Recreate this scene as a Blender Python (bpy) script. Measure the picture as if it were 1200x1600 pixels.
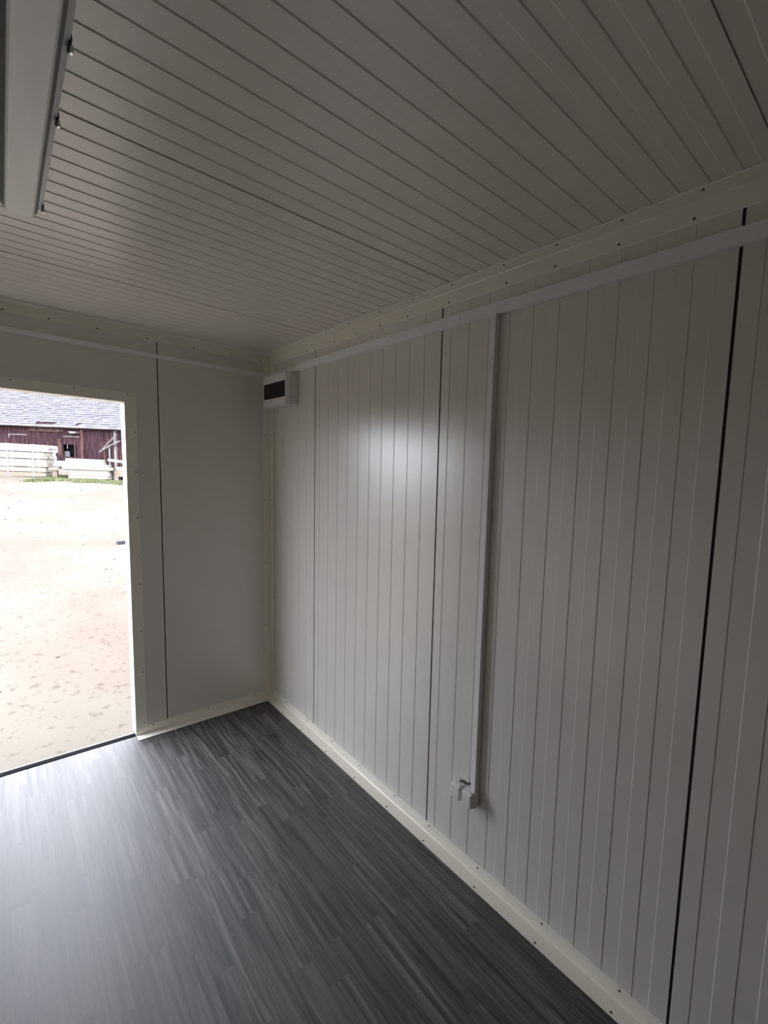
import bpy, bmesh, math, random
from mathutils import Vector, Matrix

C = bpy.context.scene.collection
for o in list(bpy.data.objects):
    bpy.data.objects.remove(o)
random.seed(7)

# ------------------------------------------------------------------ camera
cam_data = bpy.data.cameras.new('camera')
cam = bpy.data.objects.new('camera', cam_data)
C.objects.link(cam)
cam.location = (-1.3158, -3.3698, 1.6861)
cam.rotation_mode = 'XYZ'
cam.rotation_euler = (1.46697, -0.043497, -0.803324)
cam_data.sensor_fit = 'AUTO'
cam_data.sensor_width = 36.0
cam_data.lens = 722.915 / 1600 * 36.0
cam_data.shift_x = -158.52 / 1600
cam_data.shift_y = 19.065 / 1600
cam_data.clip_start = 0.02
cam_data.clip_end = 300
bpy.context.scene.camera = cam

# ------------------------------------------------------------------ sky and exposure
SKY = 10.0
world = bpy.data.worlds.new('overcast_sky')
bpy.context.scene.world = world
world.use_nodes = True
wn = world.node_tree.nodes
wl = world.node_tree.links
bg = wn['Background']
tc = wn.new('ShaderNodeTexCoord')
sep = wn.new('ShaderNodeSeparateXYZ')
ramp = wn.new('ShaderNodeValToRGB')
ramp.color_ramp.elements[0].position = 0.0
ramp.color_ramp.elements[0].color = (0.875, 0.915, 1.02, 1)
ramp.color_ramp.elements[1].position = 1.0
ramp.color_ramp.elements[1].color = (0.895, 0.94, 1.06, 1)
wl.new(tc.outputs['Generated'], sep.inputs[0])
wl.new(sep.outputs['Z'], ramp.inputs[0])
wl.new(ramp.outputs[0], bg.inputs['Color'])
bg.inputs['Strength'].default_value = SKY

vs = bpy.context.scene.view_settings
bpy.context.scene.display_settings.display_device = 'sRGB'
vs.view_transform = 'Standard'
vs.look = 'None'
vs.gamma = 1.0
vs.use_curve_mapping = False
vs.exposure = 0.0
cy = bpy.context.scene.cycles
cy.max_bounces = 16
cy.diffuse_bounces = 12
cy.glossy_bounces = 6
cy.sample_clamp_indirect = 20

# the doorway as a sampling portal for the sky (gives off no light of its own)
pd = bpy.data.lights.new('sky_portal', 'AREA')
pd.shape = 'RECTANGLE'
pd.size = 0.85
pd.size_y = 2.02
pd.cycles.is_portal = True
po = bpy.data.objects.new('sky_portal', pd)
C.objects.link(po)
po.location = (-1.24, 0.105, 1.01)
po.rotation_euler = (math.radians(-90), 0, 0)

# ------------------------------------------------------------------ helpers
def mesh_obj(name, verts, faces, mat=None, parent=None, smooth=False):
    me = bpy.data.meshes.new(name)
    me.from_pydata([tuple(v) for v in verts], [], faces)
    bm = bmesh.new(); bm.from_mesh(me)
    bmesh.ops.recalc_face_normals(bm, faces=bm.faces)
    bm.to_mesh(me); bm.free()
    if smooth:
        for p in me.polygons: p.use_smooth = True
    if mat: me.materials.append(mat)
    o = bpy.data.objects.new(name, me)
    C.objects.link(o)
    if parent: o.parent = parent
    return o

class MB:
    def __init__(self): self.v = []; self.f = []
    def box(self, a, b):
        (x0, y0, z0), (x1, y1, z1) = a, b
        n = len(self.v)
        self.v += [(x0,y0,z0),(x1,y0,z0),(x1,y1,z0),(x0,y1,z0),(x0,y0,z1),(x1,y0,z1),(x1,y1,z1),(x0,y1,z1)]
        self.f += [tuple(n+i for i in q) for q in ((0,3,2,1),(4,5,6,7),(0,1,5,4),(1,2,6,5),(2,3,7,6),(3,0,4,7))]
        return self
    def prism(self, poly, axis, a, b):
        """poly: 2-D closed outline, extruded along axis from a to b"""
        n = len(self.v); k = len(poly)
        for t in (a, b):
            for (p, q) in poly:
                self.v.append({0:(t,p,q),1:(p,t,q),2:(p,q,t)}[axis])
        for i in range(k):
            j = (i+1) % k
            self.f.append((n+i, n+j, n+k+j, n+k+i))
        self.f.append(tuple(n+i for i in range(k)))
        self.f.append(tuple(n+k+i for i in reversed(range(k))))
        return self
    def cyl(self, p, d, r, h, k=10, r2=None):
        p = Vector(p); d = Vector(d).normalized(); r2 = r if r2 is None else r2
        u = d.orthogonal().normalized(); w = d.cross(u); n = len(self.v)
        for (c, rr) in ((p, r), (p+d*h, r2)):
            for i in range(k):
                a = 2*math.pi*i/k
                self.v.append(tuple(c+u*rr*math.cos(a)+w*rr*math.sin(a)))
        for i in range(k):
            j = (i+1) % k
            self.f.append((n+i, n+j, n+k+j, n+k+i))
        self.f.append(tuple(n+i for i in reversed(range(k))))
        self.f.append(tuple(n+k+i for i in range(k)))
        return self
    def tube(self, pts, r, k=8):
        pts = [Vector(p) for p in pts]; n = len(self.v)
        u = None
        for i, p in enumerate(pts):
            d = (pts[min(i+1, len(pts)-1)]-pts[max(i-1, 0)]).normalized()
            if u is None: u = d.orthogonal().normalized()
            u = (u-d*u.dot(d)).normalized(); w = d.cross(u)
            for j in range(k):
                a = 2*math.pi*j/k
                self.v.append(tuple(p+u*r*math.cos(a)+w*r*math.sin(a)))
        for i in range(len(pts)-1):
            for j in range(k):
                a = n+i*k+j; b = n+i*k+(j+1) % k
                self.f.append((a, b, b+k, a+k))
        self.f.append(tuple(n+j for j in reversed(range(k))))
        self.f.append(tuple(n+(len(pts)-1)*k+j for j in range(k)))
        return self
    def build(self, name, mat=None, parent=None, smooth=False, bevel=0, seg=2):
        o = mesh_obj(name, self.v, self.f, mat, parent, smooth)
        if bevel:
            m = o.modifiers.new('bevel', 'BEVEL'); m.width = bevel; m.segments = seg
            m.limit_method = 'ANGLE'; m.angle_limit = math.radians(40)
        return o

def box(name, a, b, mat, parent=None, bevel=0, seg=2):
    return MB().box(a, b).build(name, mat, parent, bevel=bevel, seg=seg)

def tag(o, label=None, cat=None, group=None, kind=None):
    if label: o['label'] = label
    if cat: o['category'] = cat
    if group: o['group'] = group
    if kind: o['kind'] = kind
    return o

def empty(name, loc=(0, 0, 0), rz=0):
    o = bpy.data.objects.new(name, None); C.objects.link(o)
    o.location = loc; o.rotation_euler = (0, 0, rz); o.empty_display_size = 0.1
    return o

def inst(name, me, parent=None, loc=(0, 0, 0), scale=(1, 1, 1), rot=(0, 0, 0)):
    o = bpy.data.objects.new(name, me); C.objects.link(o)
    if parent: o.parent = parent
    o.location = loc; o.scale = scale; o.rotation_euler = rot
    return o

# ------------------------------------------------------------------ materials
def mat(name, col, rough=0.5, spec=0.5, metal=0.0, ior=1.5):
    m = bpy.data.materials.new(name); m.use_nodes = True
    b = m.node_tree.nodes['Principled BSDF']
    b.inputs['Base Color'].default_value = (*col, 1)
    b.inputs['Roughness'].default_value = rough
    b.inputs['Specular IOR Level'].default_value = spec
    b.inputs['Metallic'].default_value = metal
    b.inputs['IOR'].default_value = ior
    m.diffuse_color = (*col, 1)
    return m

def nd(m, t, **kw):
    n = m.node_tree.nodes.new(t)
    for k, v in kw.items(): setattr(n, k, v)
    return n

def lk(m, a, b): m.node_tree.links.new(a, b)

def add_noise(m, c1, c2, scale=8.0, stretch=(1, 1, 1), detail=4, bump=0.0, bump_scale=None, coord='Object', lo=0.35, hi=0.65, dist=0.002):
    """two-tone procedural colour plus an optional fine bump"""
    b = m.node_tree.nodes['Principled BSDF']
    t = nd(m, 'ShaderNodeTexCoord'); mp = nd(m, 'ShaderNodeMapping')
    mp.inputs['Scale'].default_value = stretch
    lk(m, t.outputs[coord], mp.inputs[0])
    n = nd(m, 'ShaderNodeTexNoise'); n.inputs['Scale'].default_value = scale; n.inputs['Detail'].default_value = detail
    lk(m, mp.outputs[0], n.inputs['Vector'])
    r = nd(m, 'ShaderNodeValToRGB')
    r.color_ramp.elements[0].position = lo; r.color_ramp.elements[0].color = (*c1, 1)
    r.color_ramp.elements[1].position = hi; r.color_ramp.elements[1].color = (*c2, 1)
    lk(m, n.outputs['Fac'], r.inputs[0]); lk(m, r.outputs[0], b.inputs['Base Color'])
    if bump:
        n2 = nd(m, 'ShaderNodeTexNoise'); n2.inputs['Scale'].default_value = bump_scale or scale*10; n2.inputs['Detail'].default_value = 3
        lk(m, mp.outputs[0], n2.inputs['Vector'])
        bp = nd(m, 'ShaderNodeBump'); bp.inputs['Strength'].default_value = bump; bp.inputs['Distance'].default_value = dist
        lk(m, n2.outputs['Fac'], bp.inputs['Height']); lk(m, bp.outputs[0], b.inputs['Normal'])
    return m

M = {}
M['panel'] = add_noise(mat('coated_steel_panel', (.73, .70, .645), .30, 1.0, ior=1.65), (.72, .69, .635), (.74, .71, .655), 6, bump=.12, bump_scale=420, dist=.0006)
M['panel_back'] = M['panel']
M['ceil'] = add_noise(mat('coated_steel_ceiling', (.77, .73, .66), .32, 1.0, ior=1.7), (.76, .72, .65), (.78, .74, .67), 6, bump=.12, bump_scale=420, dist=.0006)
M['trim'] = add_noise(mat('cream_coated_trim', (.87, .838, .738), .32, .7), (.86, .828, .728), (.88, .848, .748), 5, bump=.06, bump_scale=300, dist=.0006)
M['sealant'] = mat('white_sealant', (.93, .91, .85), .45)
M['foam'] = mat('dark_joint_foam', (.040, .035, .028), .9, .1)
M['shell'] = mat('outer_steel_shell', (.55, .55, .53), .5)
M['pvc'] = add_noise(mat('white_pvc', (.80, .78, .78), .35, .5), (.86, .845, .85), (.90, .885, .89), 9)
M['screw'] = mat('dull_screw_head', (.10, .09, .075), .5, .5, .6)
M['rubber'] = mat('black_rubber', (.010, .010, .011), .95, .05)
M['alu'] = mat('white_threshold_sheet', (.80, .79, .76), .4)
M['smoke'] = mat('smoked_window', (.005, .005, .005), .35, .2)
M['abs'] = mat('white_abs', (.76, .75, .74), .32)
M['cable'] = mat('dark_cable', (.02, .02, .018), .5)
M['dark_refl_pc'] = mat('painted_reflection_side', (.06, .06, .06), .25)  # dark reflections on the cover sides, put into an opaque colour
M['housing'] = mat('fixture_housing', (.62, .60, .60), .3)
M['steel'] = mat('bright_steel_clip', (.75, .75, .76), .25, .5, .9)
m = add_noise(mat('frosted_diffuser', (.86, .84, .80), .35), (.90, .87, .83), (.95, .93, .90), 14, stretch=(2.2, .25, 1), detail=6)
M['diffuser'] = m

# printed dark wood strips: grain along y, one tone per strip
m = mat('dark_wood_print', (.06, .055, .05), .40, 0.9, ior=1.7)
b = m.node_tree.nodes['Principled BSDF']
geo = nd(m, 'ShaderNodeNewGeometry'); oi = nd(m, 'ShaderNodeObjectInfo')
off = nd(m, 'ShaderNodeVectorMath', operation='MULTIPLY_ADD')
comb = nd(m, 'ShaderNodeCombineXYZ')
lk(m, oi.outputs['Random'], comb.inputs[0]); lk(m, oi.outputs['Random'], comb.inputs[1])
off.inputs[1].default_value = (7.3, 31.0, 0)
lk(m, comb.outputs[0], off.inputs[0]); lk(m, geo.outputs['Position'], off.inputs[2])
mp = nd(m, 'ShaderNodeMapping'); mp.inputs['Scale'].default_value = (60, 1.7, 1)
lk(m, off.outputs[0], mp.inputs[0])
n1 = nd(m, 'ShaderNodeTexNoise'); n1.inputs['Scale'].default_value = 1.0; n1.inputs['Detail'].default_value = 7; n1.inputs['Roughness'].default_value = .62
n1.inputs['Distortion'].default_value = .5
lk(m, mp.outputs[0], n1.inputs['Vector'])
r1 = nd(m, 'ShaderNodeValToRGB')
r1.color_ramp.elements[0].position = .40; r1.color_ramp.elements[0].color = (.005, .0044, .0040, 1)
r1.color_ramp.elements[1].position = .72; r1.color_ramp.elements[1].color = (.120, .106, .098, 1)
lk(m, n1.outputs['Fac'], r1.inputs[0])
hv = nd(m, 'ShaderNodeMapRange'); hv.inputs['To Min'].default_value = .50; hv.inputs['To Max'].default_value = 1.35
lk(m, oi.outputs['Random'], hv.inputs[0])
mx = nd(m, 'ShaderNodeVectorMath', operation='SCALE')
lk(m, r1.outputs[0], mx.inputs[0]); lk(m, hv.outputs[0], mx.inputs['Scale'])
lk(m, mx.outputs[0], b.inputs['Base Color'])
rr = nd(m, 'ShaderNodeMapRange'); rr.inputs['To Min'].default_value = .44; rr.inputs['To Max'].default_value = .72
lk(m, n1.outputs['Fac'], rr.inputs[0]); lk(m, rr.outputs[0], b.inputs['Roughness'])
bp = nd(m, 'ShaderNodeBump'); bp.inputs['Strength'].default_value = .2; bp.inputs['Distance'].default_value = .0012
lk(m, n1.outputs['Fac'], bp.inputs['Height']); lk(m, bp.outputs[0], b.inputs['Normal'])
sr = nd(m, 'ShaderNodeMapRange'); sr.inputs['From Min'].default_value = .3; sr.inputs['From Max'].default_value = .7
sr.inputs['To Min'].default_value = .6; sr.inputs['To Max'].default_value = 1.0
lk(m, n1.outputs['Fac'], sr.inputs[0]); lk(m, sr.outputs[0], b.inputs['Specular IOR Level'])
M['floor'] = m
M['subfloor'] = mat('dark_subfloor', (.02, .018, .016), .8)

# outdoors
m = mat('dry_pale_soil', (.36, .31, .26), .95, .1)
b = m.node_tree.nodes['Principled BSDF']
geo = nd(m, 'ShaderNodeNewGeometry')
def noise_on(m, scale, stretch, detail=5):
    mp = nd(m, 'ShaderNodeMapping'); mp.inputs['Scale'].default_value = stretch
    lk(m, geo.outputs['Position'], mp.inputs[0])
    n = nd(m, 'ShaderNodeTexNoise'); n.inputs['Scale'].default_value = scale; n.inputs['Detail'].default_value = detail
    lk(m, mp.outputs[0], n.inputs['Vector']); return n
na = noise_on(m, .45, (1, .6, 1), 4)
ra = nd(m, 'ShaderNodeValToRGB')
ra.color_ramp.elements[0].position = .40; ra.color_ramp.elements[0].color = (.112, .089, .071, 1)
ra.color_ramp.elements[1].position = .60; ra.color_ramp.elements[1].color = (.128, .114, .092, 1)
lk(m, na.outputs['Fac'], ra.inputs[0])
nb = noise_on(m, 15.0, (1.2, .8, 1), 9)
rb = nd(m, 'ShaderNodeValToRGB')
rb.color_ramp.elements[0].position = .30; rb.color_ramp.elements[0].color = (.70, .67, .65, 1)
rb.color_ramp.elements[1].position = .43; rb.color_ramp.elements[1].color = (1, 1, 1, 1)
lk(m, nb.outputs['Fac'], rb.inputs[0])
mu = nd(m, 'ShaderNodeMix', data_type='RGBA', blend_type='MULTIPLY'); mu.inputs[0].default_value = 1.0
lk(m, ra.outputs[0], mu.inputs[6]); lk(m, rb.outputs[0], mu.inputs[7])
lk(m, mu.outputs[2], b.inputs['Base Color'])
M['soil'] = m
M['barn_wood'] = add_noise(mat('weathered_red_brown_boards', (.1, .05, .05), .9, .1), (.015, .0075, .0105), (.060, .030, .034), 2.2, stretch=(9, 9, .7), detail=6)
M['barn_pale'] = add_noise(mat('newer_brown_boards', (.25, .14, .11), .9, .1), (.05, .028, .024), (.15, .10, .085), 2.2, stretch=(9, 9, .8), detail=5)
M['barn_post'] = add_noise(mat('brown_timber_post', (.25, .13, .10), .9, .1), (.055, .028, .023), (.10, .058, .048), 3, stretch=(5, 5, .8))
M['tile'] = None
mt = mat('grey_flat_roof_tile', (.29, .27, .32), .85, .2)
add_noise(mt, (.086, .083, .089), (.112, .108, .116), 2.4, detail=5)
M['tile'] = mt
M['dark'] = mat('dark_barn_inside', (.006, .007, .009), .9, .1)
M['white_wood'] = add_noise(mat('pale_painted_wood', (.5, .48, .47), .8, .2), (.14, .13, .13), (.22, .21, .205), 3)
M['lumber'] = add_noise(mat('fresh_sawn_pine', (.56, .50, .40), .8, .2), (.215, .19, .155), (.26, .24, .20), 2.5, stretch=(.6, 4, 6))
M['lumber_warm'] = add_noise(mat('warm_sawn_pine', (.50, .40, .30), .8, .2), (.175, .145, .11), (.23, .195, .15), 2.5, stretch=(.6, 4, 6))
M['lumber_white'] = add_noise(mat('bleached_sawn_pine', (.70, .68, .62), .8, .2), (.235, .225, .205), (.28, .27, .25), 2.5, stretch=(.6, 4, 6))
M['bearer'] = mat('dark_weathered_bearer', (.022, .018, .015), .9, .1)
M['strap'] = mat('white_packing_strap', (.30, .30, .30), .4)
M['grass'] = add_noise(mat('short_grass', (.17, .24, .06), .8, .2), (.105, .118, .050), (.150, .162, .085), 1.5)
M['block'] = mat('dark_purple_grey_block', (.022, .019, .028), .8)

# ------------------------------------------------------------------ room shell
H = 2.4386
XL, YF = -2.45, -5.90            # left wall face, front wall face (both out of view)
A = 0.0555                       # width of the folded angle trims
DX0, DX1, DZ = -1.665, -0.8145, 2.019   # doorway
TH = 0.11                        # wall thickness

def ribbed(total, pitch, first, h, run, run2, gap):
    """front profile along offset: list of (offset, depth). raised = 0, low = h"""
    pr = [(gap/2, 0.022), (gap/2, 0.0)] if first > 0 else [(gap/2, 0.022), (gap/2, h)]
    d = first; low = first <= 0
    if low:
        pr.append((pitch/2-run2/2, h)); pr.append((pitch/2+run2/2, 0)); d = pitch
    while d < total - pitch*0.3:
        pr.append((d-run/2, 0)); pr.append((d+run/2, h))
        e = d + pitch/2
        pr.append((e-run2/2, h)); pr.append((e+run2/2, 0))
        d += pitch
    pr.append((total-gap/2, 0.0)); pr.append((total-gap/2, 0.022))
    return pr

# right wall ---------------------------------------------------------------
wr = box('wall_right', (0.0225, YF-.1, -.1), (TH, TH, H+.1), M['foam'])
tag(wr, 'right wall of ribbed pale grey sandwich panels with dark joints', 'wall', kind='structure')
WP, WPITCH = 1.15, 0.1087
J1 = -0.6604
wall_prof = ribbed(WP, WPITCH, 0.056, 0.0015, 0.0020, 0.0021, 0.009)
for k in range(-1, 5):
    y0 = J1 - k*WP
    pts = [(dep, y0-o) for (o, dep) in wall_prof]
    if k == -1: pts = [(dep, y) for (dep, y) in pts if y <= -0.0005]; pts = [(0.022, -0.0005), (pts[0][0], -0.0005)] + pts
    pts = [(d_, y) for d_, y in pts if y >= YF]
    if pts[-1][0] != 0.022: pts.append((0.022, pts[-1][1]))
    MB().prism(pts, 2, 0.0, H).build('panel', M['panel'], wr)

for k in range(0, 5):
    yj = J1 - k*WP
    box('joint_seal', (.0022, yj-.006, 0), (.0223, yj+.006, H), M['foam'], wr)
# back wall ----------------------------------------------------------------
wb = MB()
for (xa, xb, za, zb) in ((XL-.1, DX0, -.1, H+.1), (DX1, 0.0, -.1, H+.1), (DX0, DX1, DZ, H+.1)):
    wb.box((xa, 0.0225, za), (xb, TH, zb))
wb = tag(wb.build('wall_back', M['foam']), 'back wall of smooth pale grey panels around the open doorway', 'wall', kind='structure')
JB = -0.6539
MB().prism([(JB+.003, 0), (-0.0005, 0), (-0.0005, H), (JB+.003, H)], 1, 0.0, 0.022).build('panel', M['panel_back'], wb)
MB().prism([(JB-.003, 0), (JB-.003, H), (JB-WP+.003, H), (JB-WP+.003, 0), (DX0, 0), (DX0, DZ), (DX1, DZ), (DX1, 0)], 1, 0.0, 0.022).build('panel', M['panel_back'], wb)
MB().prism([(JB-WP-.003, 0), (JB-WP-.003, H), (XL, H), (XL, 0)], 1, 0.0, 0.022).build('panel', M['panel_back'], wb)
# outside skin of the back wall
sk = MB()
for (xa, xb, za, zb) in ((XL-.12, DX0, -.12, H+.12), (DX1, .12, -.12, H+.12), (DX0, DX1, DZ, H+.12)):
    sk.box((xa, TH, za), (xb, TH+.012, zb))
sk.build('outer_skin', M['shell'], wb)

# left and front walls (out of view) ------------------------------------------
wlf = tag(box('wall_left', (XL-TH, YF-.1, -.1), (XL-.0225, TH, H+.1), M['foam']), 'left wall of ribbed pale grey sandwich panels, outside the picture', 'wall', kind='structure')
for k in range(-1, 5):
    y0 = J1 - k*WP
    pts = [(XL-dep, y0-o) for (o, dep) in wall_prof]
    pts = [(d_, min(-.0005, max(YF, y))) for d_, y in pts]
    if k == -1: pts = [(XL-.022, -.0005)] + pts
    MB().prism(pts, 2, 0.0, H).build('panel', M['panel'], wlf)
wfr = tag(box('wall_front', (XL-.1, YF-TH, -.1), (TH, YF-.0225, H+.1), M['foam']), 'front wall of smooth pale grey panels behind the viewer', 'wall', kind='structure')
for i in range(3):
    xa = -i*.85; xb = max(XL, -(i+1)*.85+.006)
    box('panel', (xb, YF-.0225, 0), (xa, YF, H), M['panel'], wfr)

# ceiling -------------------------------------------------------------------
ce = tag(box('ceiling', (XL-.1, YF-.1, H+.0225), (TH, TH, H+.12), M['foam']), 'ceiling of finely ribbed grey steel panels', 'ceiling', kind='structure')
CP, CPITCH, CJ = 1.128, 0.0752, -1.915
for k in range(-2, 4):
    ceil_prof = ribbed(CP, CPITCH, 0.0, 0.0024, 0.0030, 0.0036, 0.003 if k in (-1, 0) else 0.0008)
    y0 = CJ - k*CP
    pts = [(y0-o, H+dep) for (o, dep) in ceil_prof]
    pts = [(min(-.0005, max(YF, y)), z) for y, z in pts]
    if max(p[0] for p in pts) - min(p[0] for p in pts) < .05: continue
    clean = [pts[0]]
    for p in pts[1:]:
        if abs(p[0]-clean[-1][0]) > 1e-6 or abs(p[1]-clean[-1][1]) > 1e-6: clean.append(p)
    pts = clean
    if pts[0][1] < H+.02: pts = [(pts[0][0], H+.022)] + pts
    if pts[-1][1] < H+.02: pts.append((pts[-1][0], H+.022))
    MB().prism(pts, 0, XL, -0.0005).build('panel', M['ceil'], ce)

# floor ----------------------------------------------------------------------
fl = tag(box('floor', (XL-.1, YF-.1, -.14), (TH, .0, -.004), M['subfloor']), 'dark wood-look strip floor with a sheen from the doorway', 'floor', kind='structure')
pm = bpy.data.meshes.new('plank')
b0 = MB().box((0, 0, 0), (1, 1, 1))
pm.from_pydata(b0.v, [], b0.f); pm.materials.append(M['floor'])
SW = 0.065
rest = MB(); count = 0
nx = int(math.ceil(-XL/SW))
for i in range(nx):
    x1 = -i*SW; x0 = max(XL, x1-SW)
    y = 0.0; first = True
    while y > YF:
        L = random.uniform(.28, .72)
        if first: L *= random.uniform(.3, 1); first = False
        ya = max(YF, y-L)
        top = random.uniform(-.00006, 0)
        if x1 > -1.95 and y > -3.3:
            inst('plank', pm, fl, (x0, ya, -.004), (x1-x0, y-ya, .004+top)); count += 1
        else:
            rest.box((x0+.0003, ya+.0003, -.004), (x1-.0003, y-.0003, top))
        y = ya
tag(rest.build('planking', M['floor'], fl), kind='stuff')
print('planks', count)

# ------------------------------------------------------------------ trims
def screws(parent, pts, d, r=.0042):
    for p in pts:
        q = Vector(p)
        MB().cyl(q, d, r, .0022, 8, r*.7).build('screw', M['screw'], parent)

t = 0.0016
def ang(x, z, sx, sz, a, b_):
    """outline of a thin angle whose corner is at (x, z); legs a along sx, b_ along sz"""
    return [(x, z), (x+sx*a, z), (x+sx*a, z+sz*t), (x+sx*(t+.004), z+sz*t), (x+sx*t, z+sz*(t+.004)), (x+sx*t, z+sz*b_), (x, z+sz*b_)]

def bead(parent, pts, r, seed):
    random.seed(seed); out = []
    for a, b_ in zip(pts[:-1], pts[1:]):
        a = Vector(a); b_ = Vector(b_); n = max(2, int((b_-a).length/.035))
        for i in range(n): out.append(a.lerp(b_, i/n))
    out.append(Vector(pts[-1]))
    out = [p + Vector((random.uniform(-1, 1), random.uniform(-1, 1), random.uniform(-1, 1)))*.0008 for p in out]
    MB().tube(out, r, 6).build('sealant_bead', M['sealant'], parent, smooth=True)

e = -0.0003
# ceiling angle on the right wall
cr = tag(MB().prism(ang(e, H+e-.0005, -1, -1, A, A), 1, YF, -.0005).build('trim_1', M['trim']), 'cream folded angle strip along ceiling and right wall', 'trim', kind='structure')
screws(cr, [(e-t, y, H-A*.8) for y in (-.55, -.889, -1.123, -1.342, -1.563, -1.849, -2.166, -2.383, -2.616, -2.836, -3.08)], (-1, 0, 0))
screws(cr, [(-A*.8, y, H-t+e) for y in (-.60, -.876, -1.12, -1.40, -1.66, -1.912, -2.188, -2.417, -2.646, -2.87)], (0, 0, -1))
bead(cr, [(-A, -.06, H-.0005), (-A, -3.6, H-.0005)], .0028, 1)
bead(cr, [(-.0006, -.06, H-A), (-.0006, -3.6, H-A)], .0028, 2)
# ceiling angle on the back wall
cb = tag(MB().prism(ang(-.0005, H+e, -1, -1, A, A), 0, XL, -.002).build('trim_2', M['trim']), 'cream folded angle strip along ceiling and back wall', 'trim', kind='structure')
screws(cb, [(x, -.0005-t, H-A*.8) for x in (-1.50, -1.282, -1.116, -.922, -.70, -.459, -.25, -.07)], (0, -1, 0))
bead(cb, [(-1.9, -A, H-.0005), (-.06, -A, H-.0005)], .0013, 3)
# corner angle
ct = tag(MB().prism(ang(e, -.0005, -1, -1, .055, .05), 2, A+.001, H-A-.001).build('trim_3', M['trim']), 'cream vertical angle strip in the room corner', 'trim', kind='structure')
screws(ct, [(-.045, -.0005-t, z) for z in (.12, .55, 1.0, 1.45, 1.9, 2.2)], (0, -1, 0), .0035)
screws(ct, [(e-t, -.038, z) for z in (.30, .75, 1.25, 1.7)], (-1, 0, 0), .0035)
# skirtings
br = tag(MB().prism(ang(e, .0003, -1, 1, A, A), 1, YF, -.001).build('baseboard_right', M['trim']), 'cream folded angle skirting between right wall and dark floor', 'baseboard', kind='structure')
screws(br, [(e-t, y, A*.8) for y in (-.25, -.58, -.905, -1.224, -1.556, -1.834, -2.156, -2.492, -2.806, -3.1)], (-1, 0, 0))
screws(br, [(-A*.82, y, .0003+t) for y in (-.301, -.591, -.916, -1.24, -1.548, -1.846, -2.18, -2.496, -2.803, -3.1)], (0, 0, 1))
bead(br, [(-.0006, -.06, A), (-.0006, -3.2, A)], .0017, 4)
bb = tag(MB().prism(ang(-.0007, .0009, -1, 1, .066, A), 0, DX1-.001, -.002).build('baseboard_back', M['trim']), 'cream folded angle skirting from doorway to room corner', 'baseboard', kind='structure')
screws(bb, [(x, -.0007-t, A*.8) for x in (-.73, -.42, -.12)], (0, -1, 0))
bl = tag(MB().prism(ang(-.0007, .0004, -1, 1, .066, A), 0, XL, DX0+.001).build('baseboard_back_left', M['trim']), 'cream skirting on the back wall left of the doorway', 'baseboard', kind='structure')
blf = tag(MB().prism(ang(XL, .0004, 1, 1, A, A), 1, YF, -.001).build('baseboard_left', M['trim']), 'cream skirting along the left wall', 'baseboard', kind='structure')
tag(MB().prism(ang(XL, H, 1, -1, A, A), 1, YF, -.001).build('trim_4', M['trim']), 'cream angle strip along ceiling and left wall', 'trim', kind='structure')

# ------------------------------------------------------------------ doorway
dr = MB()
lt = .0025
dr.box((DX1-lt, -.001, 0.0), (DX1, TH+.012, DZ)); dr.box((DX0, -.001, 0.0), (DX0+lt, TH+.012, DZ)); dr.box((DX0+lt, -.001, DZ-lt), (DX1-lt, TH+.012, DZ))
dr = tag(dr.build('door_1', M['trim']), 'open doorway lined with cream sheet, looking out to the yard', 'doorway', kind='structure')
FW = .0525; yq = (-.0022, -.0002)
MB().prism([(DX1, .002), (DX1+FW, .002), (DX1+FW, DZ+FW), (DX1, DZ)], 1, *yq).build('door_casing', M['trim'], dr)
MB().prism([(DX0, .002), (DX0-FW, .002), (DX0-FW, DZ+FW), (DX0, DZ)], 1, *yq).build('door_casing', M['trim'], dr)
MB().prism([(DX0, DZ+.0006), (DX1, DZ+.0006), (DX1+FW-.0006, DZ+FW), (DX0-FW+.0006, DZ+FW)], 1, -.0026, -.0002).build('door_casing', M['trim'], dr)
screws(dr, [(DX1+FW*.8, -.0022, z) for z in (.075, .40, .66, .95, 1.12, 1.35, 1.62, 1.85)], (0, -1, 0), .0036)
screws(dr, [(x, -.0026, DZ+FW*.8) for x in (-.80, -1.03, -1.27, -1.5)], (0, -1, 0), .0036)
box('gasket', (DX0, .004, -.03), (DX1-lt, .044, .0035), M['rubber'], dr, .001)
box('sill', (DX0, .0445, -.03), (DX1-lt, .058, .0), M['alu'], dr, .002)

# ------------------------------------------------------------------ cable trunking
def trunk(name, axis, a, b_, face, p0, p1, dep, label, group=None):
    """lidded rectangular channel; face 'right' (x=0) or 'back' (y=0); p0..p1 the other coordinate"""
    def bx(n, d0, d1, q0, q1, a_, c_, mt, par, bev=0):
        if face == 'right' and axis == 1: A_, B_ = (-d1, c_, q0), (-d0, a_, q1)
        elif face == 'right': A_, B_ = (-d1, q0, a_), (-d0, q1, c_)
        else: A_, B_ = (a_, -d1, q0), (c_, -d0, q1)
        return box(n, A_, B_, mt, par, bev)
    o = bx(name, .0005, dep-.003, p0+.001, p1-.001, a, b_, M['pvc'], None)
    bx('lid', dep-.005, dep, p0, p1, a, b_, M['pvc'], o, .0012)
    return tag(o, label, 'cable trunking', group)

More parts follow.
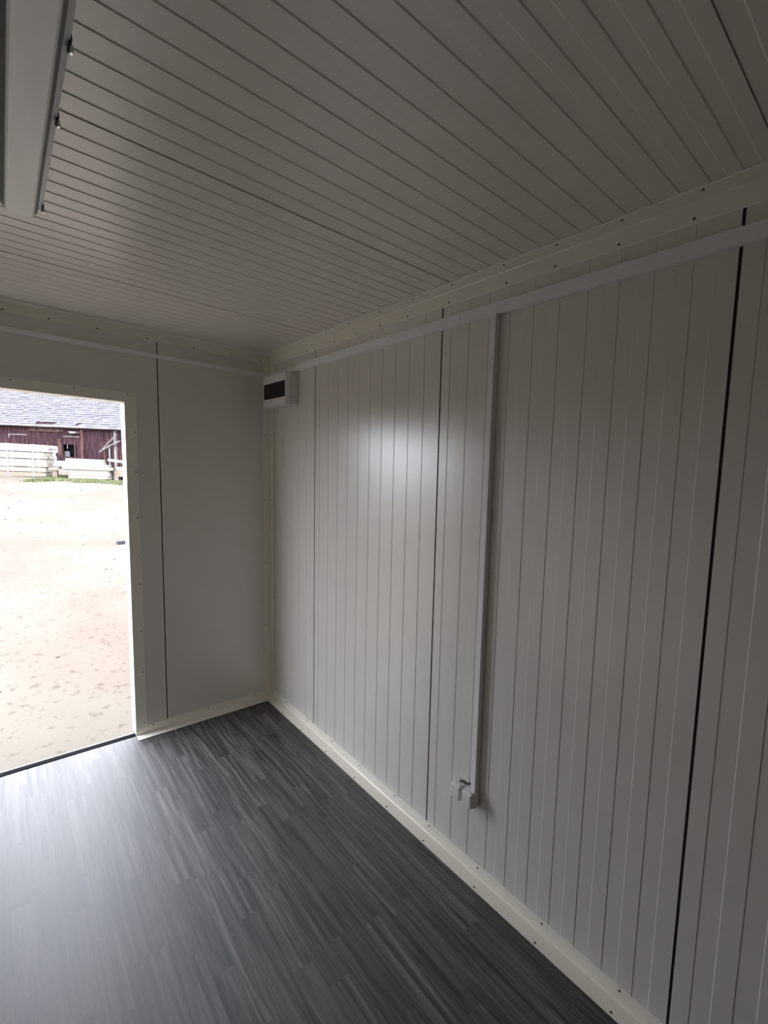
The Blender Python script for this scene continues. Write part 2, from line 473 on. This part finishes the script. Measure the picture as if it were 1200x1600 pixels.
trunk('cable_trunking', 1, -.4515, -1.9360, 'right', 2.2865, 2.3285, .020, 'white plastic trunking under right ceiling strip, from fuse box to the seam')
trunk('cable_trunking', 1, -1.9385, -3.95, 'right', 2.2865, 2.3285, .020, 'white plastic trunking under right ceiling strip, seam towards viewer with dropper below')
trunk('cable_trunking', 1, -.003, -.4505, 'right', 2.2895, 2.3185, .012, 'short thin trunking above the fuse box, running into the corner')
trunk('cable_trunking', 2, .386, 2.2860, 'right', -2.1415, -2.1160, .025, 'vertical white trunking dropping down right wall to the sockets')
trunk('cable_trunking', 0, -2.4, -.003, 'back', 2.2870, 2.3140, .016, 'thin trunking on the back wall above the doorway')

# ------------------------------------------------------------------ fuse box
fb = empty('fuse_box', (0, -.259, 2.0765))
tag(fb, 'white surface fuse box with dark smoked window in the upper corner', 'fuse box')
y0, y1, z0, z1 = -.171, .171, 0.0, .195
def shell_frame(par):
    mb = MB()
    d0, d1 = .046, .083
    za, zb = .048, .146
    ya, yb = y0+.006, y1-.006
    for (p, q, r_, s_) in ((y0, y1, z0, za), (y0, y1, zb, z1), (y0, ya, za, zb), (yb, y1, za, zb)):
        mb.box((-d1, p, r_), (-d0, q, s_))
    return mb.build('cover', M['abs'], par, bevel=.003, seg=2)
box('back_box', (-.0455, y0+.002, z0+.002), (-.0005, y1-.002, z1-.002), M['abs'], fb, .003)
cv = shell_frame(fb)
MB().cyl((-.083, y0+.012, .020), (-1, 0, 0), .004, .001, 10).build('screw', M['abs'], cv)
MB().cyl((-.083, y1-.014, z1-.02), (-1, 0, 0), .004, .001, 10).build('screw', M['screw'], cv)
box('window', (-.0835, y0+.0065, .049), (-.060, y1-.0065, .1455), M['smoke'], fb, .003)

# ------------------------------------------------------------------ sockets
def socket(y, label, open_=0.0, cable=False):
    o = empty('wall_socket', (0, y, .352))
    tag(o, label, 'socket', 'white surface sockets at the foot of the dropper')
    w = .0315; h = .034
    box('back_box', (-.030, -w, -h), (-.0005, w, h), M['abs'], o, .004, 3)
    box('socket_face', (-.0355, -w+.002, -h+.002), (-.0302, w-.002, h-.008), M['abs'], o, .002)
    # hinged cover: tapered cushion shape
    mb = MB(); n = 0
    a, b_ = (w-.001, h-.001), (w-.006, h-.006)
    vs_ = [(-.036, -a[0], -a[1]), (-.036, a[0], -a[1]), (-.036, a[0], a[1]), (-.036, -a[0], a[1]),
           (-.049, -b_[0], -b_[1]), (-.049, b_[0], -b_[1]), (-.049, b_[0], b_[1]), (-.049, -b_[0], b_[1])]
    if open_:
        R_ = Matrix.Rotation(open_, 4, 'Y'); pv = Vector((-.036, 0, h-.002))
        vs_ = [tuple(R_ @ (Vector(v)-pv) + pv) for v in vs_]
    mb.v = vs_; mb.f = [(0,3,2,1),(4,5,6,7),(0,1,5,4),(1,2,6,5),(2,3,7,6),(3,0,4,7)]
    mb.build('cover_flap', M['abs'], o, bevel=.004, seg=3)
    hb = MB().cyl((-.037, -w*.62, h-.004), (0, 1, 0), .004, w*1.24, 10).build('hinge', M['abs'], o, smooth=False)
    MB().cyl((-.0405, -w*.86, h-.010), (-1, 0, 0), .0022, .009, 8).build('screw', M['screw'], o)
    if cable:
        MB().tube([(-.020, -.002, h-.004), (-.022, -.006, h+.010), (-.018, -.020, h+.010), (-.015, -.034, h+.007), (-.014, -.050, h+.012), (-.013, -.060, h+.018)], .0042, 8).build('cable', M['cable'], o, smooth=True)
    return o
socket(-2.0475, 'white wall socket nearer the doorway, with dark cable end on top', cable=True)
socket(-2.1150, 'white wall socket directly under the vertical trunking')

# ------------------------------------------------------------------ ceiling light
XC = -1.2525
lf = empty('ceiling_light', (XC, -2.10, H))
tag(lf, 'long enclosed ceiling light with frosted cover and steel clips', 'ceiling light')
ya, yb = -2.745+2.10, -1.455+2.10
# housing: shallow tray with rounded ends
def loop(hw, y_0, y_1, z, k=6, rr=.03):
    pts = []
    for (cx_, cy_, a0) in ((hw-rr, y_1-rr, 0), (-hw+rr, y_1-rr, 90), (-hw+rr, y_0+rr, 180), (hw-rr, y_0+rr, 270)):
        for i in range(k+1):
            a = math.radians(a0+90*i/k)
            pts.append((cx_+rr*math.cos(a), cy_+rr*math.sin(a), z))
    return pts
def loft(loops, name, mt, par, cap0=True, cap1=True, smooth=False):
    v = []; f = []; k = len(loops[0])
    for L in loops: v += L
    for s in range(len(loops)-1):
        for i in range(k):
            j = (i+1) % k
            f.append((s*k+i, s*k+j, (s+1)*k+j, (s+1)*k+i))
    if cap0: f.append(tuple(range(k)))
    if cap1: f.append(tuple((len(loops)-1)*k+i for i in reversed(range(k))))
    return mesh_obj(name, v, f, mt, par, smooth)
loft([loop(.036, ya+.01, yb-.01, -.0005), loop(.041, ya+.006, yb-.006, -.030), loop(.0445, ya, yb, -.036)], 'housing', M['housing'], lf)
loft([loop(.0440, ya-.001, yb+.001, -.0365), loop(.0485, ya-.002, yb+.002, -.042), loop(.0492, ya-.003, yb+.003, -.047), loop(.0485, ya-.002, yb+.002, -.0515), loop(.0405, ya+.004, yb-.004, -.0530)], 'rim', M['pvc'], lf)
loft([loop(.0400, ya+.006, yb-.006, -.0531), loop(.036, ya+.018, yb-.018, -.080), loop(.0292, ya+.026, yb-.026, -.0915)], 'diffuser_side', M['dark_refl_pc'], lf)
loft([loop(.0286, ya+.027, yb-.027, -.0916, rr=.012), loop(.0278, ya+.028, yb-.028, -.0935, rr=.012), loop(.0250, ya+.031, yb-.031, -.0945, rr=.012)], 'diffuser', M['diffuser'], lf)
for yc in (-1.475, -1.974, -2.232, -2.49, -2.725):
    for s in (1, -1):
        y_ = yc + 2.10
        mb = MB()
        prof = [(.0445, -.030), (.0505, -.032), (.0515, -.050), (.0475, -.060), (.0450, -.0585), (.0488, -.050), (.0487, -.036), (.0445, -.034)]
        mb.prism([(s*p, q) for p, q in prof], 1, y_-.011, y_+.011)
        cl = mb.build('clip', M['cable'], lf)
        MB().box((min(s*.0475, s*.0530), y_-.006, -.066), (max(s*.0475, s*.0530), y_+.004, -.054)).build('clip_tab', M['steel'], cl, bevel=.001)

# ------------------------------------------------------------------ yard
def gz(x, y):
    base = -.30 + .0525*max(0.0, y)
    if y <= 0.4: return base
    f = min(1, (y-.4)/1.5)
    n = .030*math.sin(x*1.7+y*.6)+.022*math.sin(x*.9-y*1.3+1)+.014*math.sin(3.1*x+2.2*y)
    return base + f*n*.7
ys = []
y = -8.0
while y < 70:
    ys.append(y); y += .25 if -0.5 < y < 12 else (.6 if y < 36 else 3.0)
xs = []
x = -40.0
while x <= 44:
    xs.append(x); x += .3 if -4 < x < 5 else (1.0 if -12 < x < 14 else 4.0)
gv = []; gf = []
random.seed(3)
for yy in ys:
    for xx in xs:
        j = random.uniform(-.008, .008) if (yy > .5 and yy < 26 and -5 < xx < 6) else 0
        gv.append((xx, yy, gz(xx, yy)+j))
nxs = len(xs)
for i in range(len(ys)-1):
    for j in range(nxs-1):
        a = i*nxs+j
        gf.append((a, a+1, a+1+nxs, a+nxs))
gr = mesh_obj('ground', gv, gf, M['soil'], smooth=True)
tag(gr, 'bare pale dry soil of the yard outside the doorway', 'ground', kind='structure')

blk = tag(box('stone_block', (-.085, -.05, 0), (.085, .05, .075), M['block'], bevel=.012), 'small dark block lying on the pale soil beside the door frame', 'block')
blk.location = (.235, 7.80, gz(.235, 7.8)-.012); blk.rotation_euler = (0, 0, .3)

random.seed(11)
clods = MB()
for i in range(110):
    yy = random.uniform(.7, 20); 
    xx = -1.316 + (yy+3.37)*random.uniform(-.16, .15)
    r = random.uniform(.006, .020)*(1+yy*.04)
    zc = gz(xx, yy)
    n = len(clods.v); rot = random.uniform(0, 6.28)
    for k in range(5):
        a = rot+k*1.2566; rr_ = r*random.uniform(.6, 1.4)
        clods.v.append((xx+rr_*1.5*math.cos(a), yy+rr_*math.sin(a), zc-.004))
    clods.v.append((xx+random.uniform(-.3, .3)*r, yy, zc+r*.55))
    clods.f += [(n+k, n+(k+1) % 5, n+5) for k in range(5)]
    clods.f.append((n+4, n+3, n+2, n+1, n))
M['clod'] = add_noise(mat('dark_soil_clod', (.16, .12, .10), .95, .1), (.045, .036, .031), (.085, .07, .06), 3)
tag(clods.build('soil_clods', M['clod']), 'scattered dark clods and twigs on the pale soil', 'soil clods', kind='stuff')

# grass between and before the wood piles
random.seed(5)
gm = MB()
def blade(xx, yy):
    z = gz(xx, yy); h_ = random.uniform(.05, .13); a = random.uniform(0, 6.28); w = random.uniform(.012, .022)
    n = len(gm.v)
    dx, dy = math.cos(a)*w, math.sin(a)*w
    lx, ly = random.uniform(-.05, .05), random.uniform(-.05, .05)
    gm.v.extend([(xx-dx, yy-dy, z-.01), (xx+dx, yy+dy, z-.01), (xx+lx, yy+ly, z+h_)])
    gm.f.append((n, n+1, n+2))
for i in range(5200):
    xx = random.uniform(.1, 3.4)
    lo = 19.4 + .35*math.sin(xx*2.2) + (.9 if xx < .5 else 0)
    yy = random.uniform(lo, 21.58 - .364*(xx+1.316))
    if random.random() < min(1, (yy-lo)/.9+.25): blade(xx, yy)
for i in range(900): blade(random.gauss(-.35, .18), random.gauss(20.75, .12))
for i in range(900): blade(random.uniform(-.1, .6), random.uniform(21.2, 22.6))
gme = bpy.data.meshes.new('grass'); gme.from_pydata(gm.v, [], gm.f); gme.materials.append(M['grass'])
gob = bpy.data.objects.new('grass', gme); C.objects.link(gob)
tag(gob, 'short yellow-green grass in front of the low plank pile', 'grass', kind='stuff')

# ------------------------------------------------------------------ barn
BA = math.radians(-47.472)
barn = empty('barn', (-1.296, 30.63, 0), BA)
tag(barn, 'old red-brown board barn with grey tiled roof across the yard', 'barn')
# local x along the wall, local y into the barn, z up
S0, S1, EZ, BZ = -9.0, 14.0, 3.27, .55
random.seed(21)
s = S0
hole = (3.16, 3.79, 1.74, 2.35)
bid = 0
while s < S1:
    w = random.uniform(.15, .21)
    a, b_ = s+.004, min(S1, s+w)
    dy = random.uniform(0, .018)
    mtl = M['barn_wood']
    def bd(z0_, z1_, mt_=mtl, a_=a, c_=b_):
        box('board', (a_, -.022+dy, z0_), (c_, .003+dy, z1_), mt_, barn)
    if b_ > hole[0]+.05 and a < hole[1]-.05:
        bd(BZ, hole[2]); bd(hole[3], EZ)
    elif 1.50 < a < 3.05:
        bd(BZ, 2.955); bd(2.965, EZ, M['barn_pale'])
    else:
        bd(BZ, EZ)
    s += w
box('inside_shade_sheet', (S0, .35, BZ), (S1, .40, EZ+.3), M['dark'], barn)  # near-black sheet painting the shade inside the barn, seen through the opening
# window opening: frame, hanging board
fr = MB(); 
for (p, q, r_, u_) in ((hole[0]-.05, hole[0], hole[2]-.05, hole[3]+.05), (hole[1], hole[1]+.06, hole[2]-.05, hole[3]+.05)):
    fr.box((p, -.045, r_), (q, -.023, u_))
fr.build('window_frame', M['barn_post'], barn)
box('window_board', (hole[0]+.01, .06, hole[2]-.04), (hole[0]+.27, .09, hole[2]+.27), M['tile'], barn)
box('hanging_batten', (hole[0]+.20, .02, hole[3]-.22), (hole[0]+.23, .04, hole[3]), M['white_wood'], barn)
# posts, rails and trim boards on the face
box('post', (4.19, -.12, .7), (4.31, -.023, EZ-.02), M['barn_post'], barn)
box('post', (3.00, -.06, 1.80), (3.11, -.023, 2.62), M['barn_post'], barn)
box('post', (2.66, -.05, 1.9), (2.74, -.023, 2.7), M['barn_wood'], barn)
box('rail', (1.45, -.10, 2.935), (3.17, -.023, 2.975), M['barn_post'], barn)
box('hatch_rail', (.45, -.07, 2.715), (1.40, -.023, 2.755), M['white_wood'], barn)
box('hatch_post', (.45, -.06, 2.58), (.49, -.023, 2.72), M['white_wood'], barn)
box('hatch_rail', (3.25, -.07, 2.72), (4.10, -.023, 2.755), M['white_wood'], barn)
box('hatch_post', (1.36, -.05, 2.3), (1.40, -.023, 2.72), M['barn_post'], barn)
MB().prism([(3.72, 2.985), (4.14, 2.985), (4.12, 2.92), (4.0, 2.895), (3.82, 2.905)], 1, -.30, -.05).build('gutter_piece', M['white_wood'], barn)
box('post', (5.86, -.10, .8), (5.98, -.023, EZ-.02), M['white_wood'], barn)
box('post', (5.72, -.06, .8), (5.76, -.023, EZ-.05), M['barn_post'], barn)
for (sa, za, sb, zb, r_) in ((5.27, 2.05, 6.25, 2.62, .03), (5.30, 2.03, 6.05, 2.86, .025), (5.60, 2.2, 5.66, 2.75, .015), (6.0, 2.3, 6.5, 2.75, .02)):
    MB().tube([(sa, -.28, za), ((sa+sb)/2, -.25, (za+zb)/2+.02), (sb, -.20, zb)], r_, 6).build('pole', M['white_wood'] if r_ > .02 else M['barn_post'], barn)
for (sp, zt, w) in ((5.70, 2.36, .05), (5.45, 2.15, .05), (6.12, 2.3, .05), (6.25, 2.1, .045)):
    box('stake', (sp-w/2, -.20, .75), (sp+w/2, -.15, zt), M['white_wood'] if sp == 5.70 else M['barn_post'], barn)
# roof
PT = math.radians(42)
roof = empty('roof'); roof.parent = barn
roof.location = (0, -.30, EZ-.10); roof.rotation_euler = (PT, 0, 0)
box('deck', (S0-.3, 0, -.09), (S1+.3, 7.0, -.05), M['barn_wood'], roof)
tl = MB()
random.seed(31)
gaps = ((1.92, 2.95, 0), (3.96, 4.17, 0))
NR = 33; EXPO = .185
for r in range(NR):
    x = S0 - (.11 if r % 2 else 0)
    while x < S1:
        w = .205
        zt = random.uniform(-.008, .012)
        ln = .30
        yb_ = r*EXPO + random.uniform(-.012, .012)
        skip = r in (0, 1) and any(g0 < x+w*.5 < g1 for g0, g1, _ in gaps)
        if not skip:
            n = len(tl.v)
            tl.v += [(x+.005, yb_, -.012+zt), (x+w-.005, yb_, -.012+zt), (x+w-.005, yb_+ln, -.045+zt), (x+.005, yb_+ln, -.045+zt),
                     (x+.005, yb_, .016+zt), (x+w-.005, yb_, .016+zt), (x+w-.005, yb_+ln, -.02+zt), (x+.005, yb_+ln, -.02+zt)]
            tl.f += [tuple(n+i for i in q) for q in ((4,5,6,7),(0,1,5,4),(1,2,6,5),(3,0,4,7))]
        x += w
to = mesh_obj('roof_tiles', tl.v, tl.f, M['tile'], roof); tag(to, kind='stuff')
for ga, gb, _ in gaps:
    box('roof_gap', (ga, .03, -.045), (gb, .40, -.040), M['barn_wood'], roof)
box('eaves_board', (S0, -.34, EZ-.10), (S1, -.31, EZ+.0), M['white_wood'], barn)

# ------------------------------------------------------------------ stacked packs of sawn timber
random.seed(41)
ST = math.radians(-25)
def pack(loc, s0, s1, z0, z1, rows, cols, mtl, label, straps, depth=1.0, courses=None):
    o = empty('timber_pack', loc, ST)
    tag(o, label, 'timber', 'strapped packs of sawn timber in the tall stack')
    hh = (z1-z0)/rows; dd = depth/cols
    for r in range(rows):
        for c in range(cols):
            ja = random.uniform(-.03, .03); jb = random.uniform(-.035, .035); jf = random.uniform(-.008, .008)
            me_b = box('board', (s0+ja, c*dd+jf+.003, z0+r*hh+.002), (s1+jb, (c+1)*dd+jf-.003, z0+(r+1)*hh-.004), mtl, o)
    for sp in straps:
        mb = MB()
        w = .022
        for (p, q, r_, u_) in ((-.014, -.010, z0-.004, z1+.006), (depth+.010, depth+.014, z0-.004, z1+.006), (-.014, depth+.014, z1+.004, z1+.008), (-.014, depth+.014, z0-.006, z0-.002)):
            mb.box((sp-w, p, r_), (sp+w, q, u_))
        mb.build('strap', M['strap'], o)
    return o
SP = (-1.3158, 22.63)
PA = math.radians(-20); PP = (-1.3158, 21.63)
def PPX(s_, y_): return (PP[0]+s_*math.cos(PA)-y_*math.sin(PA), PP[1]+s_*math.sin(PA)+y_*math.cos(PA))
gzs = 0.0
layers = [(.885, 1.055, 1, 5, M['lumber_warm'], 'pale timber pack at the bottom of the tall stack', 1.34),
          (1.075, 1.245, 1, 5, M['lumber'], 'pale timber pack in the tall stack, second from the ground', 1.31),
          (1.275, 1.565, 2, 5, M['lumber'], 'pale timber pack in the middle of the tall stack', 1.34),
          (1.592, 1.838, 2, 5, M['lumber'], 'pale timber pack in the tall stack, second from the top', 1.27),
          (1.865, 2.145, 2, 5, M['lumber_white'], 'whitest timber pack on top of the tall stack', 1.33)]
for i, (za, zb, r, c, mtl, lab, se) in enumerate(layers):
    pack((SP[0], SP[1], 0), -3.2, se, za, zb, r, c, mtl, lab, (.165, .95, -1.2, -2.4))
prev = .80
gaps_ = [(.79, .879), (1.057, 1.073), (1.2465, 1.2685), (1.5665, 1.585), (1.8395, 1.858)]
for gi, (za, zb) in enumerate(gaps_):
    for sp in (-2.9, -1.8, -.7, .30, 1.10):
        bo = box('timber_bearer', (-.045, .02, za), (.045, .98, zb), M['lumber_warm'] if gi else M['bearer'])
        bo.location = (SP[0]+sp*math.cos(ST), SP[1]+sp*math.sin(ST), 0); bo.rotation_euler = (0, 0, ST)
        tag(bo, ['squared bearer on the soil under the tall timber stack', 'spacer stick above the bottom pack of the tall stack', 'spacer stick above the second pack of the tall stack', 'spacer stick above the middle pack of the tall stack', 'spacer stick under the whitest top pack of the tall stack'][gi], 'timber bearer', ['bearers under the tall timber stack', 'spacers above the bottom pack', 'spacers above the second pack', 'spacers above the middle pack', 'spacers under the top pack'][gi])
lp = box('leaning_plank', (-.03, -.012, 0), (.03, .012, .70), M['lumber_white'])
lp.location = (PPX(1.385, .57)[0], PPX(1.385, .57)[1], 1.271); lp.rotation_euler = (0, math.radians(-5.0), PA)
tag(lp, 'upright white lath leaning at the end of the tall timber stack', 'plank')

# ------------------------------------------------------------------ loose plank pile
def plank(s0, s1, y_, z_, w, h_, mtl, label, tilt=0.0, yaw=0.0, group='loose pale planks in the low pile'):
    L = s1-s0
    o = box('sawn_plank', (-L/2, -w/2, 0), (L/2, w/2, h_), mtl, bevel=.004, seg=1)
    sm = (s0+s1)/2
    o.location = (PP[0]+sm*math.cos(PA)-y_*math.sin(PA), PP[1]+sm*math.sin(PA)+y_*math.cos(PA), z_)
    o.rotation_euler = (0, tilt, PA+yaw)
    return tag(o, label, 'plank', group)
W_, LW, LU = M['lumber_white'], M['lumber_warm'], M['lumber']
for sp, nm in ((1.80, 'left'), (2.45, 'middle'), (3.05, 'right')):
    bo = box('ground_bearer', (-.05, .02, .70), (.05, 1.0, .888), M['bearer'])
    bo.location = (PP[0]+sp*math.cos(PA), PP[1]+sp*math.sin(PA), 0); bo.rotation_euler = (0, 0, PA)
    tag(bo, 'dark %s bearer under the low plank pile' % nm, 'timber bearer')
z = .89
random.seed(51)
rows = [  # s0, s1, y positions, z, h, material, label
    (1.93, 3.14, (.06, .30, .55, .80), .890, .120, LU, 'cream plank in the bottom course of the low pile'),
    (1.92, 3.15, (.05, .30, .55, .80), 1.012, .125, LU, 'cream plank in the second course of the low pile'),
    (1.58, 3.10, (.18, .42, .66, .90), 1.139, .10, W_, 'bleached plank in the third course of the low pile'),
    (1.72, 3.22, (.10, .34, .60, .85), 1.241, .10, LU, 'cream plank in the fourth course of the low pile'),
    (1.46, 3.05, (.14, .40, .66, .90), 1.343, .11, W_, 'bleached plank in the fifth course of the low pile'),
    (1.46, 2.90, (.30, .55, .80), 1.455, .095, W_, 'bleached plank in the sixth course of the low pile'),
    (1.70, 2.84, (.38, .62, .86), 1.552, .11, W_, 'bleached plank on top of the low pile')]
for (a, b_, yl, zz, hh, mtl, lab) in rows:
    for k, y_ in enumerate(yl):
        plank(a+random.uniform(-.05, .05), b_+random.uniform(-.05, .05), y_, zz, .225, hh, mtl, lab + (', nearest the doorway' if k == 0 else ', behind its front plank'), group=lab.replace('plank', 'planks', 1))
for sp, nm in ((3.45, 'left'), (4.05, 'right')):
    bo = box('ground_bearer', (-.05, .28, .70), (.05, 1.0, .998), M['bearer'])
    bo.location = (PP[0]+sp*math.cos(PA), PP[1]+sp*math.sin(PA), 0); bo.rotation_euler = (0, 0, PA)
    tag(bo, 'dark %s bearer under the orange planks' % nm, 'timber bearer')
plank(3.33, 4.8, .33, 1.0, .24, .13, LW, 'orange-tinted plank in the lower course right of the low pile')
plank(3.33, 4.8, .62, 1.0, .24, .13, LW, 'orange-tinted plank behind another in the lower right course')
plank(3.33, 4.9, .36, 1.132, .24, .14, LW, 'orange-tinted plank in the upper course right of the low pile')
plank(3.33, 4.9, .64, 1.132, .24, .14, LW, 'orange-tinted plank behind another in the upper right course')
plank(3.33, 5.0, .38, 1.274, .26, .12, W_, 'bleached plank lying on the orange planks, front one')
plank(3.33, 5.0, .66, 1.274, .26, .12, W_, 'bleached plank lying on the orange planks, rear one')
plank(3.02, 4.8, .55, 1.515, .24, .10, W_, 'long bleached plank sloping down to the right over the low pile', tilt=math.radians(6.5))
plank(1.15, 1.50, .60, 1.17, .20, .10, LU, 'short cream plank end between the tall stack and low pile')
bo = box('ground_bearer', (-.07, -.06, .70), (.07, .06, 1.169), M['lumber_warm'])
bo.location = (PP[0]+1.33*math.cos(PA)-.60*math.sin(PA), PP[1]+1.33*math.sin(PA)+.60*math.cos(PA), 0); bo.rotation_euler = (0, 0, PA)
tag(bo, 'pale upright block under the short plank end between the stacks', 'timber bearer')
